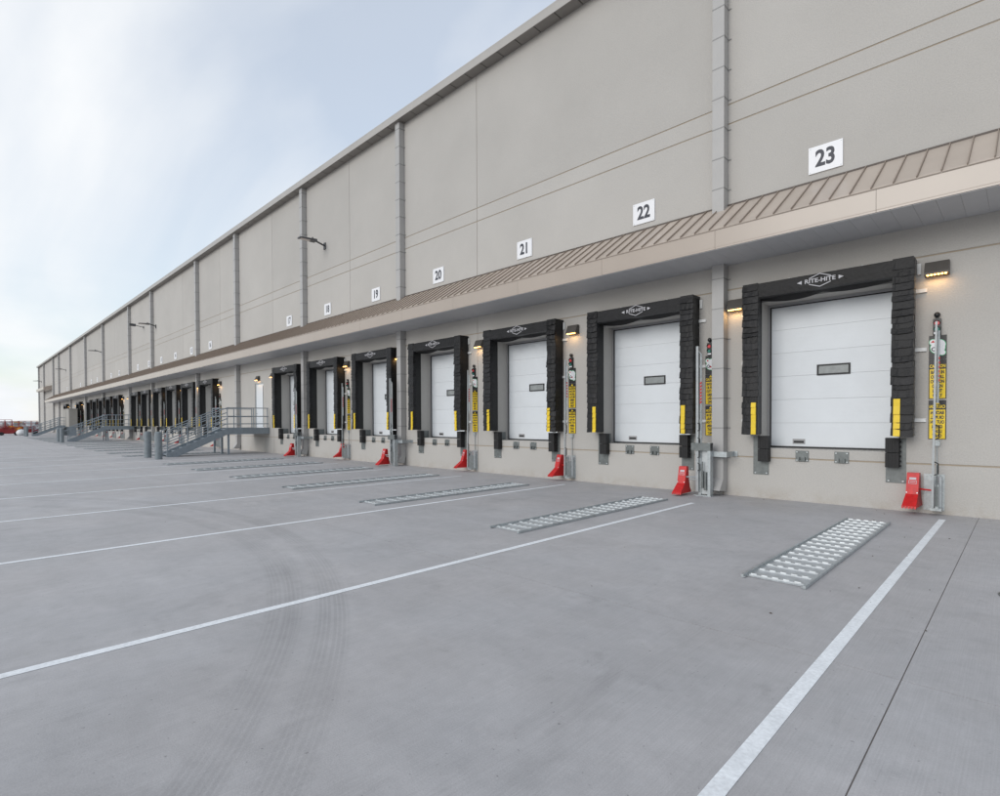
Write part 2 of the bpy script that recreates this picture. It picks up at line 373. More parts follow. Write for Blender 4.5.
# ------------------------------------------------------------------ warehouse
wh = tag(empty('warehouse', (-76, 0, 0)), 'long beige concrete warehouse with a row of dock doors and metal canopy', 'warehouse')
def W(mb, name, matn, parent, **k):         # build in world coordinates under the warehouse
    o = build(mb, name, matn, parent, **k)
    return o
wall = W(MB().box(XL, XR, .62, 32, -.5, 14.7), 'wall', 'cabinet', wh); wall.location = (76, 0, 0)
def wl(o, dx=0, dy=0, dz=0): o.location = (dx, dy, dz); return o
def panel_mesh(x0, x1, z0, z1, holes, d=.61):
    xs = sorted({x0, x1} | {h[0] for h in holes} | {h[1] for h in holes}); zs = sorted({z0, z1} | {h[2] for h in holes} | {h[3] for h in holes})
    nx, nz = len(xs)-1, len(zs)-1
    def solid(i, j):
        if not (0 <= i < nx and 0 <= j < nz): return False
        cx, cz = (xs[i]+xs[i+1])/2, (zs[j]+zs[j+1])/2
        return not any(h[0] < cx < h[1] and h[2] < cz < h[3] for h in holes)
    V = {}; vs_ = []; F = []
    def vid(i, j, b_):
        if (i, j, b_) not in V: V[(i, j, b_)] = len(vs_); vs_.append((xs[i], d if b_ else 0., zs[j]))
        return V[(i, j, b_)]
    for i in range(nx):
        for j in range(nz):
            if not solid(i, j): continue
            F.append((vid(i, j, 0), vid(i+1, j, 0), vid(i+1, j+1, 0), vid(i, j+1, 0)))
            if not solid(i-1, j): F.append((vid(i, j, 0), vid(i, j+1, 0), vid(i, j+1, 1), vid(i, j, 1)))
            if not solid(i+1, j): F.append((vid(i+1, j, 0), vid(i+1, j, 1), vid(i+1, j+1, 1), vid(i+1, j+1, 0)))
            if not solid(i, j-1): F.append((vid(i, j, 0), vid(i, j, 1), vid(i+1, j, 1), vid(i+1, j, 0)))
            if not solid(i, j+1): F.append((vid(i, j+1, 0), vid(i+1, j+1, 0), vid(i+1, j+1, 1), vid(i, j+1, 1)))
    me = bpy.data.meshes.new('wall_panel'); me.from_pydata(vs_, [], F)
    bm = bmesh.new(); bm.from_mesh(me); bmesh.ops.recalc_face_normals(bm, faces=bm.faces); bm.to_mesh(me); bm.free()
    # recalc may flip an open shell: make the front face look outward
    for p in me.polygons:
        if abs(p.normal.y) > .9:
            if p.normal.y > 0: me.flip_normals()
            break
    return me
ROWS = [(-.3, .985), (.985, 5.158), (5.158, 9.30), (9.30, 9.785), (9.785, 14.70)]
seal = MB()
OPEN = .0
for k in range(len(JX)):
    xr = JX[k] if JX[k] < XR else XR; xl = JX[k+1] if k+1 < len(JX) else XL
    xl = max(xl, XL)
    for r_, (z0, z1) in enumerate(ROWS):
        holes = []
        if r_ == 1:
            for c in DC.values():
                if xl < c < xr: holes.append((c-1.36, c+1.36, 1.21, 4.72))
            for a, b in MAND:
                if xl < a < xr: holes.append((a, b, 1.46, 4.40))
        gx = .011; gz = .017
        me = panel_mesh(xl+gx, xr-gx, z0+(gz if r_ else 0), z1-gz, holes)
        link('wall_panel', me, 'wall_paint', wall)
    if abs(xl-XL) > .2: W(MB().box(xl-.05, xl+.05, .014, .05, -.3, 14.6), 'joint_seal', 'sealant', wall)
for z in (.985, 5.158, 9.30, 9.785):
    # horizontal joints, interrupted at the openings
    W(MB().box(XL+.1, XR-.1, .012, .05, z-.04, z+.04), 'joint_seal', 'sealant', wall)

# cornice
zt = lambda x: min(0., (x+30)*.0022)
cm = MB()
cm.hexa([(XL-.3, -.41, Z_CB+zt(XL)), (-30, -.41, Z_CB), (-30, -.395, Z_CB), (XL-.3, -.395, Z_CB+zt(XL)), (XL-.3, -.41, Z_CT+zt(XL)), (-30, -.41, Z_CT), (-30, -.395, Z_CT), (XL-.3, -.395, Z_CT+zt(XL))])
cm.box(-30, XR, -.41, -.395, Z_CB, Z_CT)
cm.hexa([(XL-.3, -.412, Z_CT-.03+zt(XL)), (-30, -.412, Z_CT-.03), (-30, 1, Z_CT-.03), (XL-.3, 1, Z_CT-.03+zt(XL)), (XL-.3, -.412, Z_CT+.02+zt(XL)), (-30, -.412, Z_CT+.02), (-30, 1, Z_CT+.02), (XL-.3, 1, Z_CT+.02+zt(XL))])
cm.box(-30.001, XR, -.412, 1, Z_CT-.03, Z_CT+.02)
cornice = W(cm, 'cornice', 'cornice', wh); cornice.location = (76, 0, 0)
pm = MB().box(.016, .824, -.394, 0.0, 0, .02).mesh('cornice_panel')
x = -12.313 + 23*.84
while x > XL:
    link('cornice_panel', pm, 'cornice_shaded_underside', cornice, (x-.84, 0, Z_CB+.003+zt(x))); x -= .84

# canopy
CX0, CX1 = -133.2, XR
CY, ZR0, ZR1, ZF0 = -1.47, 7.235, 6.235, 5.785
cb = MB()
fx = CX1
canopy = None
cb.box(CX0, CX1, CY+.03, -.0, ZF0+.05, ZF0+.07)          # framing deck above the soffit
cb.prism_x([(CY+.03, ZF0+.07), (0, ZF0+.07), (0, ZR0-.05), (CY+.03, ZR1-.05)], CX0+.02, CX1)
canopy = W(cb, 'canopy', 'roof_seam', wh); canopy.location = (76, 0, 0)
# fascia lengths with a drip lip
fm = MB().prism_x([(CY, ZF0), (CY-.02, ZF0), (CY-.02, ZF0+.035), (CY-.022, ZF0+.05), (CY-.022, ZR1-.03), (CY-.028, ZR1-.02), (CY-.028, ZR1+.008), (CY, ZR1+.012)], .003, 3.047).mesh('fascia')
x = CX1
while x > CX0+.1:
    link('fascia', fm, 'fascia', canopy, (x-3.05, 0, 0)); x -= 3.05
# standing seam roof panels: pan plus upright rib
dy, dz = 0-CY, ZR0-ZR1; ln = math.hypot(dy, dz); ny, nz_ = -dz/ln, dy/ln
def rp_(t, h): return (CY-.03 + t*(dy+.03), ZR1 + t*dz + 0*h)
def roof_panel(mb, x0):
    a = (CY-.035, ZR1-.02); b = (-.02, ZR0)
    off = lambda p, h: (p[0]+ny*h, p[1]+nz_*h)
    prof = [a, b, off(b, .015), off(a, .015)]
    mb.prism_x(prof, x0+.010, x0+.345)
def roof_rib(mb, x0):
    a = (CY-.03, ZR1-.005); b = (-.025, ZR0+.005)
    off = lambda p, h: (p[0]+ny*h, p[1]+nz_*h)
    mb.prism_x([a, b, off(b, .042), off(a, .042)], x0-.0075, x0+.0075)
one = MB(); roof_panel(one, 0); me_p = one.mesh('roof_panel')
oner = MB(); roof_rib(oner, 0); me_r = oner.mesh('seam')
far_p, far_r = MB(), MB()
x = -3.164 + .3445*29; k = 0
while x > CX0:
    if k < 298:
        link('roof_panel', me_p, 'roof_metal', canopy, (x-.3445, 0, 0)); link('seam', me_r, 'roof_seam', canopy, (x, 0, 0))
    else: roof_panel(far_p, x-.3445); roof_rib(far_r, x)
    x -= .3445; k += 1
for mb_, nm, mt_ in ((far_p, 'roof_panel', 'roof_metal'), (far_r, 'seam', 'roof_seam')):
    o = W(mb_, nm, mt_, canopy); o['kind'] = 'stuff'
W(MB().box(CX0, CX1, -.03, -.001, ZR0+.015, ZR0+.055), 'flashing', 'flashing', canopy)
sm = MB().box(.0015, .3285, CY+.001, -.002, ZF0-.012, ZF0+.0).mesh('soffit_panel')
x = -1.176+.33*25; k = 0; fars = MB()
while x > CX0+.3:
    if k < 298: link('soffit_panel', sm, 'soffit', canopy, (x-.33, 0, 0))
    else: fars.box(x-.327, x-.004, CY+.001, -.002, ZF0-.012, ZF0)
    x -= .33; k += 1
o = W(fars, 'soffit_panel', 'soffit', canopy); o['kind'] = 'stuff'
# the short high canopy past the end of the long one
sc = W(MB().box(-150, -137, -1.3, -.01, 8.5, 9.0).prism_x([(-1.3, 9.0), (-.01, 9.0), (-.01, 9.4)], -150, -137), 'end_canopy', 'fascia', wh); sc.location = (76, 0, 0)

# downspouts
def downspout(xr, strap_parts):
    z1 = Z_CB + zt(xr) - .005
    d = MB().box(xr-SP_W, xr, -SP_D, -.012, .42, z1)
    d.hexa([(xr-SP_W, -SP_D-.22, .14), (xr, -SP_D-.22, .14), (xr, -.10, .10), (xr-SP_W, -.10, .10), (xr-SP_W, -SP_D, .419), (xr, -SP_D, .419), (xr, -.012, .419), (xr-SP_W, -.012, .419)])
    o = W(d, 'downspout', 'downspout', wh); o.location = (76, 0, 0)
    # dark mouth of the shoe
    W(MB().hexa([(xr-SP_W+.02, -SP_D-.2, .118), (xr-.02, -SP_D-.2, .118), (xr-.02, -.12, .098), (xr-SP_W+.02, -.12, .098), (xr-SP_W+.02, -SP_D-.2, .139), (xr-.02, -SP_D-.2, .139), (xr-.02, -.12, .104), (xr-SP_W+.02, -.12, .104)]), 'outlet', 'seal_black', o)
    return o
st_me = MB().box(-SP_W-.006, .006, -SP_D-.006, -.002, -.012, .012).box(.006, .075, -.014, -.002, -.012, .012).mesh('strap')
for xr in SPX:
    o = downspout(xr, True)
    z = .95
    while z < 14.5:
        if not (5.7 < z < 7.1): link('strap', st_me, 'strap', o, (xr, 0, z))
        z += .745

# dock doors (one made, then copied)
def make_door():
    d = build(MB().box(-1.36, -1.31, .50, .56, 1.21, 4.72).box(1.31, 1.36, .50, .56, 1.21, 4.72).box(-1.31, 1.31, .50, .56, 4.66, 4.72).box(-1.34, 1.34, .585, .60, 1.22, 4.70), 'dock_door', 'vent', wh)
    z0 = 1.25; hs = (4.655-z0)/6
    sec = MB().box(-1.305, 1.305, .53, .58, .002, hs-.002)
    for k in range(1, 6): zz = hs*k/6; sec.box(-1.3, 1.3, .5285, .53, zz-.035, zz+.035)   # shallow horizontal ribs
    me = sec.mesh('door_section')
    for k in range(6): link('door_section', me, 'door_white', d, (0, 0, z0+hs*k))
    wx, wz, hw, hh = .05, 3.055, .335, .125
    fr = MB()
    for a in ((wx-hw, wx+hw, wz+hh-.035, wz+hh), (wx-hw, wx+hw, wz-hh, wz-hh+.035), (wx-hw, wx-hw+.035, wz-hh+.035, wz+hh-.035), (wx+hw-.035, wx+hw, wz-hh+.035, wz+hh-.035)):
        fr.box(a[0], a[1], .505, .53, a[2], a[3])
    build(fr, 'window_frame', 'seal_black', d)
    build(MB().box(wx-hw+.035, wx+hw-.035, .517, .5275, wz-hh+.035, wz+hh-.035), 'window_pane', 'glass', d)
    vn = MB().box(-.80, -.53, .52, .5275, 1.31, 1.43)
    build(vn, 'vent', 'vent', d)
    build(MB().box(-.775, -.555, .515, .5205, 1.335, 1.385), 'vent_slot', 'seal_black', d)
    for i, v in enumerate((-1.30, 1.30)): build(MB().box(v-.014, v+.014, .497, .5285, 1.25, 4.66), 'side_seal', 'seal_black', d)
    build(MB().box(-1.31, 1.31, .50, .5285, 1.212, 1.252), 'bottom_seal', 'seal_black', d)
    build(MB().box(-1.31, 1.31, .50, .5285, 4.635, 4.66), 'top_seal', 'seal_black', d)
    return d
door0 = make_door()
first = True
for i in sorted(DC):
    loc = (DC[i]+76, 0, 0)
    d = door0 if first else copy_tree(door0, wh, loc)
    d.location = loc; first = False
# steel bracket plates under each sill
bp_me = MB().box(-.137, .137, -.014, -.001, .925, 1.178).box(-.07, -.045, -.07, -.014, .94, 1.03).box(.045, .07, -.07, -.014, .94, 1.03).box(-.045, .045, -.05, -.014, .94, .955).mesh('bracket_plate')
bolt_me = MB()
for bx in (-.105, .105):
    for bz in (.955, 1.145): bolt_me.tube((bx, -.014, bz), (bx, -.026, bz), .016, 8)
bolt_me = bolt_me.mesh('bolt')
for i in DC:
    for dx in (-.45, .335):
        b = link('bracket_plate', bp_me, 'plate_steel', wh, (DC[i]+dx+76, 0, 0)); link('bolt', bolt_me, 'bright_galvanized', b)
# man doors
for a, b in MAND:
    d = W(MB().box(a, a+.06, .02, .12, 1.46, 4.40).box(b-.06, b, .02, .12, 1.46, 4.40).box(a+.06, b-.06, .02, .12, 4.34, 4.40), 'entry_door', 'galvanized', wh); d.location = (76, 0, 0)
    W(MB().box(a+.06, b-.06, .06, .11, 1.47, 4.34), 'door_leaf', 'door_white', d)
    h = MB().tube((a+.16, .06, 2.45), (a+.16, .0, 2.45), .015, 8).tube((a+.16, .005, 2.45), (a+.29, .005, 2.45), .013, 8)
    W(h, 'handle', 'plate_steel', d)
    W(MB().box(b-.075, b-.05, .0, .02, 1.6, 4.2), 'hinge', 'plate_steel', d)

# ------------------------------------------------------------------ number plates
for i in sorted(DC):
    x = PLX.get(i, -3.235-4.54*i)
    t = empty('number_plate', (x, -.02, 7.74))
    build(MB().box(-.335, .335, -.008, .012, -.295, .295), 'plate', 'sign_white', t)
    s = str(NUM[i])
    link('numeral', text_mesh(s, .50, .015, .80), 'ink', t, (0, -.0105, -.005))
    scr = MB()
    for sx in (-.3, .3):
        for sz in (-.26, .26): scr.tube((sx, -.008, sz), (sx, -.014, sz), .012, 6)
    build(scr, 'screw', 'galvanized', t)
    tag(t, 'white number plate above %s' % where(i), 'sign', 'dock number plates')

# ------------------------------------------------------------------ dock shelters
PW, PD = .34, .42
def make_shelter(variant):
    rr = random.Random(20+variant)
    t = empty('dock_shelter', (0, 0, 1.55))
    base = 1.55
    for s in (-1, 1):
        xa, xb = (-1.63, -1.63+PW) if s < 0 else (1.63-PW, 1.63)
        pad = build(MB().hexa([(xa+.01, -PD, 0), (xb-.01, -PD, 0), (xb-(.05 if s < 0 else .02), -.004, 0), (xa+(.02 if s < 0 else .05), -.004, 0), (xa+.01, -PD, 3.55), (xb-.01, -PD, 3.55), (xb-(.05 if s < 0 else .02), -.004, 3.55), (xa+(.02 if s < 0 else .05), -.004, 3.55)]), 'side_pad', 'fabric_side', t)
        crumple = variant == 2 and s > 0; j = lambda a_: rr.uniform(-a_, a_)
        hs_ = [rr.uniform(.72, 1.28) for _ in range(25)]; tot = sum(hs_); hs_ = [q*3.50/tot for q in hs_]
        z = 0.
        for k, h in enumerate(hs_):
            lo, hi = -PD-.033+j(.013)+(j(.03) if crumple else 0), -PD-.012+j(.004)
            nx = 6; p = MB(); xl2, xr2 = xa-.006+j(.013), xb+.006+j(.013)
            xs = [xl2+(xr2-xl2)*q/nx for q in range(nx+1)]
            tilt = j(.014 if not crumple else .04); sag = rr.uniform(.0, .020)
            dz = [tilt*(2*q/nx-1)-sag*math.sin(math.pi*q/nx)+j(.005) for q in range(nx+1)]
            dyv = [-.016*math.sin(math.pi*q/nx)+j(.006 if not crumple else .016) for q in range(nx+1)]
            zt_ = z+h*1.14
            for q in range(nx):
                x0, x1 = xs[q], xs[q+1]
                p.hexa([(x0, lo+dyv[q], z+dz[q]), (x1, lo+dyv[q+1], z+dz[q+1]), (x1, lo+dyv[q+1]+.010, z+dz[q+1]), (x0, lo+dyv[q]+.010, z+dz[q]),
                        (x0, hi+dyv[q]*.4, zt_), (x1, hi+dyv[q+1]*.4, zt_), (x1, hi+.010, zt_), (x0, hi+.010, zt_)])
            for xe, dq in ((xl2, dz[0]), (xr2, dz[-1])):      # the pleat wraps round the flank
                p.hexa([(xe-.006, lo+.01, z+dq), (xe+.006, lo+.01, z+dq), (xe+.006, -.30+j(.02), z+.02), (xe-.006, -.30, z+.02), (xe-.006, hi+.01, z+h*1.02), (xe+.006, hi+.01, z+h*1.02), (xe+.006, -.30, z+h*1.02), (xe-.006, -.30, z+h*1.02)])
            build(p, 'pleat', 'fabric', pad)
            if z < .70:
                g = MB(); gx0, gx1 = (-1.425, -1.318) if s < 0 else (1.322, 1.432); ht = min(h, .75-z)
                g.hexa([(gx0, lo-.026, z), (gx1, lo-.026, z), (gx1, lo+.004, z), (gx0, lo+.004, z), (gx0, hi-.034, z+ht), (gx1, hi-.034, z+ht), (gx1, hi-.002, z+ht), (gx0, hi-.002, z+ht)])
                build(g, 'guide_strip', 'yellow', pad)
            z += h
    # head
    head = build(MB().prism_x([(-PD-.015, 4.765-base), (-PD-.02, 4.93-base), (-PD-.0, 5.09-base), (-.004, 5.115-base), (-.004, 4.765-base), (-.3, 4.75-base)], -1.30, 1.30), 'head_pad', 'fabric', t)
    for s in (-1, 1):
        cap = MB().box(*((-1.63, -1.63+PW) if s < 0 else (1.63-PW, 1.63)), -PD-.02, -.004, 5.04-base, 5.105-base)
        build(cap, 'corner_cap', 'fabric', head)
    # sagging curtain under the head
    cu = MB(); n = 24; P = []
    ph = rr.random()*.6
    for k in range(n+1):
        x = -1.31 + 2.62*k/n; u = k/n
        zb = 4.735 - .105*abs(math.sin(math.pi*(u*2+.02)))**.8*(1.0 if u < .5 else .75) + .01*math.sin(9*u+ph)
        P.append((x, zb))
    for k in range(n):
        (x0, za), (x1, zb) = P[k], P[k+1]
        cu.hexa([(x0, -.20, za-base), (x1, -.20, zb-base), (x1, -.185, zb-base), (x0, -.185, za-base), (x0, -.36, 4.79-base), (x1, -.36, 4.79-base), (x1, -.34, 4.79-base), (x0, -.34, 4.79-base)])
    build(cu, 'curtain', 'fabric_side', head)
    # printed mark: a diamond outline behind a line of letters
    lg = MB(); zc, w_, h_, th = 4.935-base, .27, .118, .018; y = -PD-.034
    def dia(mb, pts):
        for a, b_ in zip(pts, pts[1:]):
            mb.hexa([(a[0], y, a[1]-th/2), (b_[0], y, b_[1]-th/2), (b_[0], y+.012, b_[1]-th/2), (a[0], y+.012, a[1]-th/2), (a[0], y, a[1]+th/2), (b_[0], y, b_[1]+th/2), (b_[0], y+.012, b_[1]+th/2), (a[0], y+.012, a[1]+th/2)])
    for sg in (1, -1):
        lg = MB(); dia(lg, [(-.21, zc+sg*.062), (0, zc+sg*(h_+.022))]); dia(lg, [(0, zc+sg*(h_+.022)), (.21, zc+sg*.062)]); build(lg, 'logo_chevron', 'logo_white', head)
    for s in (-1, 1):
        build(MB().prism_y([(s*.45, zc+0), (s*.355, zc+.040), (s*.355, zc-.040)], y, y+.012), 'logo_tip', 'logo_white', head)
    link('lettering', text_mesh('RITE-HITE', .125, .003, 1.1), 'logo_white', head, (0, y+.002, zc))
    for x in (-.74, .70):
        build(MB().box(x-.018, x+.018, -.12, -.004, 5.10-base, 5.112-base).box(x-.018, x+.018, -.014, -.003, 5.112-base, 5.20-base), 'mounting_bracket', 'zinc', t)
    for s in (-1, 1):
        for z in (4.47, 3.29, 1.87):
            xa = s*1.615; xb = s*1.785
            build(MB().box(min(xa, xb), max(xa, xb), -.045, -.03, z-.036-base, z+.036-base).box(xb-.012, xb+.012, -.0305, -.002, z-.036-base, z+.036-base), 'mounting_bracket', 'zinc', t)
    build(MB().box(1.64, 1.70, -.05, -.002, 4.80-base, 5.02-base), 'mounting_bracket', 'zinc', t)
    return t
protos = [make_shelter(v) for v in range(4)]
for k, i in enumerate(sorted(DC)):
    s = protos[k] if k < 4 else copy_tree(protos[k % 4], None)
    s.location = (DC[i], 0, 1.55)
    tag(s, 'black pleated dock shelter at %s' % where(i), 'dock shelter', 'dock shelters along the wall')

# ------------------------------------------------------------------ dock bumpers
def make_bumper(s):
    t = empty('dock_bumper', (0, 0, .57))
    xa, xb = (-1.525, -1.17) if s < 0 else (1.135, 1.48)
    build(MB().box(xa, xb, -.012, -.001, 0, .93), 'back_plate', 'plate_steel', t)
    bl = MB()
    bx0, bx1 = (-1.36, -1.13) if s < 0 else (1.15, 1.38)
    for k in range(2):
        z0 = .325 + k*.31
        for q in range(8):
            x0 = bx0+(bx1-bx0)*q/8; bl.box(x0+.001, x0+(bx1-bx0)/8-.001, -.20-(.004 if q % 2 else 0), -.013, z0+.003, z0+.302)
    build(bl, 'rubber_block', 'rubber', t)
    fl = MB()
    for k in range(6):
        z = .36+k*.1
        xx = bx1 if s > 0 else bx0
        fl.tube((xx-.02*s*0, -.10, z), (xx+.028*s, -.10, z), .02, 8)
    build(fl, 'bolt', 'rubber', t)
    bo = MB()
    for x in (xa+.05, xb-.05): bo.tube((x, -.012, .04), (x, -.026, .04), .018, 8)
    build(bo, 'bolt', 'bright_galvanized', t)
    # flange turned into the door jamb
    jx = -1.358 if s < 0 else 1.346
    build(MB().box(jx, jx+.012, .0, .40, .645, .93), 'jamb_flange', 'plate_steel', t)
    return t
bprot = {s: make_bumper(s) for s in (-1, 1)}; used = set()
for i in sorted(DC):
    for s in (-1, 1):
        o = copy_tree(bprot[s]) if s in used else bprot[s]; used.add(s)
        o.location = (DC[i], 0, .57)
        tag(o, '%s black rubber bumper of %s' % ('left' if s < 0 else 'right', where(i)), 'dock bumper', 'dock bumpers')

# ------------------------------------------------------------------ caution boards, light, pictogram
ROWS_T = ['CAUTION', 'BACK IN', 'OR PULL', 'OUT ON', 'GREEN', 'LIGHT', 'ONLY']
def make_caution(mirror):
    t = empty('caution_sign', (0, -.004, 0))
    build(MB().box(-.138, .138, -.008, .002, 0, .775), 'board', 'sign_black', t)
    build(MB().box(-.123, .123, -.0105, -.008, .012, .588), 'yellow_panel', 'sign_yellow', t)
    build(MB().prism_y([(-.04, .70), (.04, .70), (0, .762)], -.0105, -.008), 'warning_triangle', 'sign_yellow', t)
    z = .645
    link('lettering', text_mesh(ROWS_T[0], .088, .003, .62, mirror), 'sign_yellow', t, (0, -.010, z))
    for k, s in enumerate(ROWS_T[1:]):
        link('lettering', text_mesh(s, .090, .0035, .60, mirror), 'ink', t, (0, -.0125, .525-k*.092))
    return t
def make_picto():
    t = empty('pictogram_sign', (0, -.004, 0))
    build(MB().box(-.138, .138, -.008, .002, 0, .475), 'board', 'sign_black', t)
    def disc(mb, x, z, r_, y0, y1): mb.tube((x, y1, z), (x, y0, z), r_, 20)
    blobs = [(0, .23, .115), (-.075, .345, .055), (.07, .13, .05), (.02, .29, .10)]
    g = MB(); wv = MB()
    for k, (x, z, r_) in enumerate(blobs):
        disc(g, x, z, r_+.010, -.0092-.0002*k, -.008); disc(wv, x, z, r_, -.0108-.0002*k, -.0104+.0002)
    build(g, 'green_outline', 'pict_green', t); build(wv, 'white_field', 'sign_white', t)
    rd = MB(); rd.prism_y([(-.11, .335), (-.05, .335), (-.062, .375), (-.082, .375)], -.0128, -.0116)
    rd.prism_y([(-.03, .17), (.03, .17), (.0, .225)], -.0128, -.0116)
    build(rd, 'chock_symbol', 'red', t)
    bk = MB()
    for k in range(16):
        a0, a1 = [2*math.pi*q/16 for q in (k, k+1)]
        pts = [(-.06+.042*math.cos(a0), .205+.042*math.sin(a0)), (-.06+.042*math.cos(a1), .205+.042*math.sin(a1)), (-.06+.024*math.cos(a1), .205+.024*math.sin(a1)), (-.06+.024*math.cos(a0), .205+.024*math.sin(a0))]
        bk.prism_y(pts, -.0128, -.0116)
    build(bk, 'wheel_symbol', 'ink', t)
    return t
def make_light():
    t = empty('signal_light', (0, -.004, 0))
    build(MB().box(-.062, .062, -.07, .002, 0, .315), 'housing', 'sign_black', t)
    for z, mt_ in ((.225, 'lens_red'), (.105, 'lens_green')):
        build(MB().tube((0, -.07, z), (0, -.088, z), .048, 18, .040), 'lens', mt_, t)
        v = MB()
        for k in range(10):
            a0, a1 = [math.pi*(.0+q/10) for q in (k, k+1)]
            P = [(r_*math.cos(a), z+r_*math.sin(a)) for r_, a in ((.05, a0), (.055, a0), (.055, a1), (.05, a1))]
            v.hexa([(p[0], -.12, p[1]) for p in P] + [(p[0], -.07, p[1]) for p in P])
        build(v, 'visor', 'sign_black', t)
    build(MB().tube((0, -.04, .315), (0, -.04, .345), .018, 10), 'stem', 'sign_black', t)
    bm = bmesh.new(); bmesh.ops.create_uvsphere(bm, u_segments=14, v_segments=9, radius=.052)
    me = bpy.data.meshes.new('dome'); bm.to_mesh(me); bm.free()
    link('dome', me, 'sign_black', t, (0, -.05, .392), smooth=True)
    build(MB().box(-.045, .045, -.074, -.07, .012, .05), 'tag_plate', 'sign_white', t)
    return t
PROT = {}
def place(kind, maker, loc):
    if kind in PROT: o = copy_tree(PROT[kind])
    else: o = PROT[kind] = maker()
    o.location = loc; return o
for i in sorted(DC):
    if i in (4, 6): continue
    x = DC[i] + (1.915 if i == 1 else 1.97)
    nm = where(i)
    tag(place('c1', lambda: make_caution(False), (x, -.004, 2.295)), 'upper yellow caution board beside %s' % nm, 'sign', 'upper caution boards')
    tag(place('c2', lambda: make_caution(True), (x, -.004, 1.49)), 'lower mirrored caution board beside %s' % nm, 'sign', 'lower caution boards')
    tag(place('pic', make_picto, (x, -.004, 3.077)), 'pictogram board above the caution boards of %s' % nm, 'sign', 'pictogram boards')
    tag(place('sig', make_light, (x-.01, -.004, 3.562)), 'red and green signal light beside %s' % nm, 'signal light', 'dock signal lights')

# ------------------------------------------------------------------ wheel chock stations
def make_chock(parent, loc):
    # profile in (y,z): outward sloping face that flares near the ground
    c = MB()
    prof = [(-.08, .66), (-.18, .66), (-.30, .24), (-.56, .03), (-.56, .0), (.05, .0), (.06, .03), (.0, .14), (-.05, .38)]
    hw = lambda z: .100 if z > .2 else .100+.018*(.2-z)/.2
    n = len(prof)
    L_ = [(-hw(z), y, z) for y, z in prof]; R_ = [(hw(z), y, z) for y, z in prof]
    c.v = L_+R_; c.f = [tuple(range(n)), tuple(range(2*n-1, n-1, -1))] + [(k, n+k, n+(k+1) % n, (k+1) % n) for k in range(n)]
    o = build(c, 'wheel_chock', 'red', parent, loc)
    # label on the sloping face, teeth below
    p0, p1 = Vector((0, -.18, .66)), Vector((0, -.30, .24)); d = (p1-p0); nrm = Vector((0, d.z, -d.y)).normalized()
    if nrm.y > 0: nrm = -nrm
    def on(u, x, h): q = p0+d*u+nrm*h; return (x, q.y, q.z)
    lb = MB()
    def frame(u0, u1, x0, x1):
        lb.hexa([on(u1, x0, .0005), on(u1, x1, .0005), on(u0, x1, .0005), on(u0, x0, .0005), on(u1, x0, .0025), on(u1, x1, .0025), on(u0, x1, .0025), on(u0, x0, .0025)])
    frame(.22, .32, -.055, .055); frame(.36, .375, -.065, .065); frame(.50, .515, -.065, .065); frame(.375, .50, -.065, -.058); frame(.375, .50, .058, .065); frame(.42, .44, -.045, .045)
    build(lb, 'label', 'logo_white', o)
    tb = MB()
    for x in (-.085, .085): a = on(.93, x, 0); b_ = on(.93, x, .012); tb.tube(a, b_, .012, 8)
    build(tb, 'bolt', 'bright_galvanized', o)
    te = MB()
    for k in range(5):
        x = -.10+k*.05; te.hexa([(x-.014, -.58, -.02), (x+.014, -.58, -.02), (x+.014, -.56, -.02), (x-.014, -.56, -.02), (x-.018, -.57, .03), (x+.018, -.57, .03), (x+.018, -.54, .03), (x-.018, -.54, .03)])
    build(te, 'tooth', 'red', o)
    return o
def handle(mb, x, y, z0, z1, out_=.05):
    mb.tube((x, y, z0), (x+out_, y, z0+.03), .011, 6); mb.tube((x+out_, y, z0+.03), (x+out_, y, z1-.03), .011, 6); mb.tube((x+out_, y, z1-.03), (x, y, z1), .011, 6)
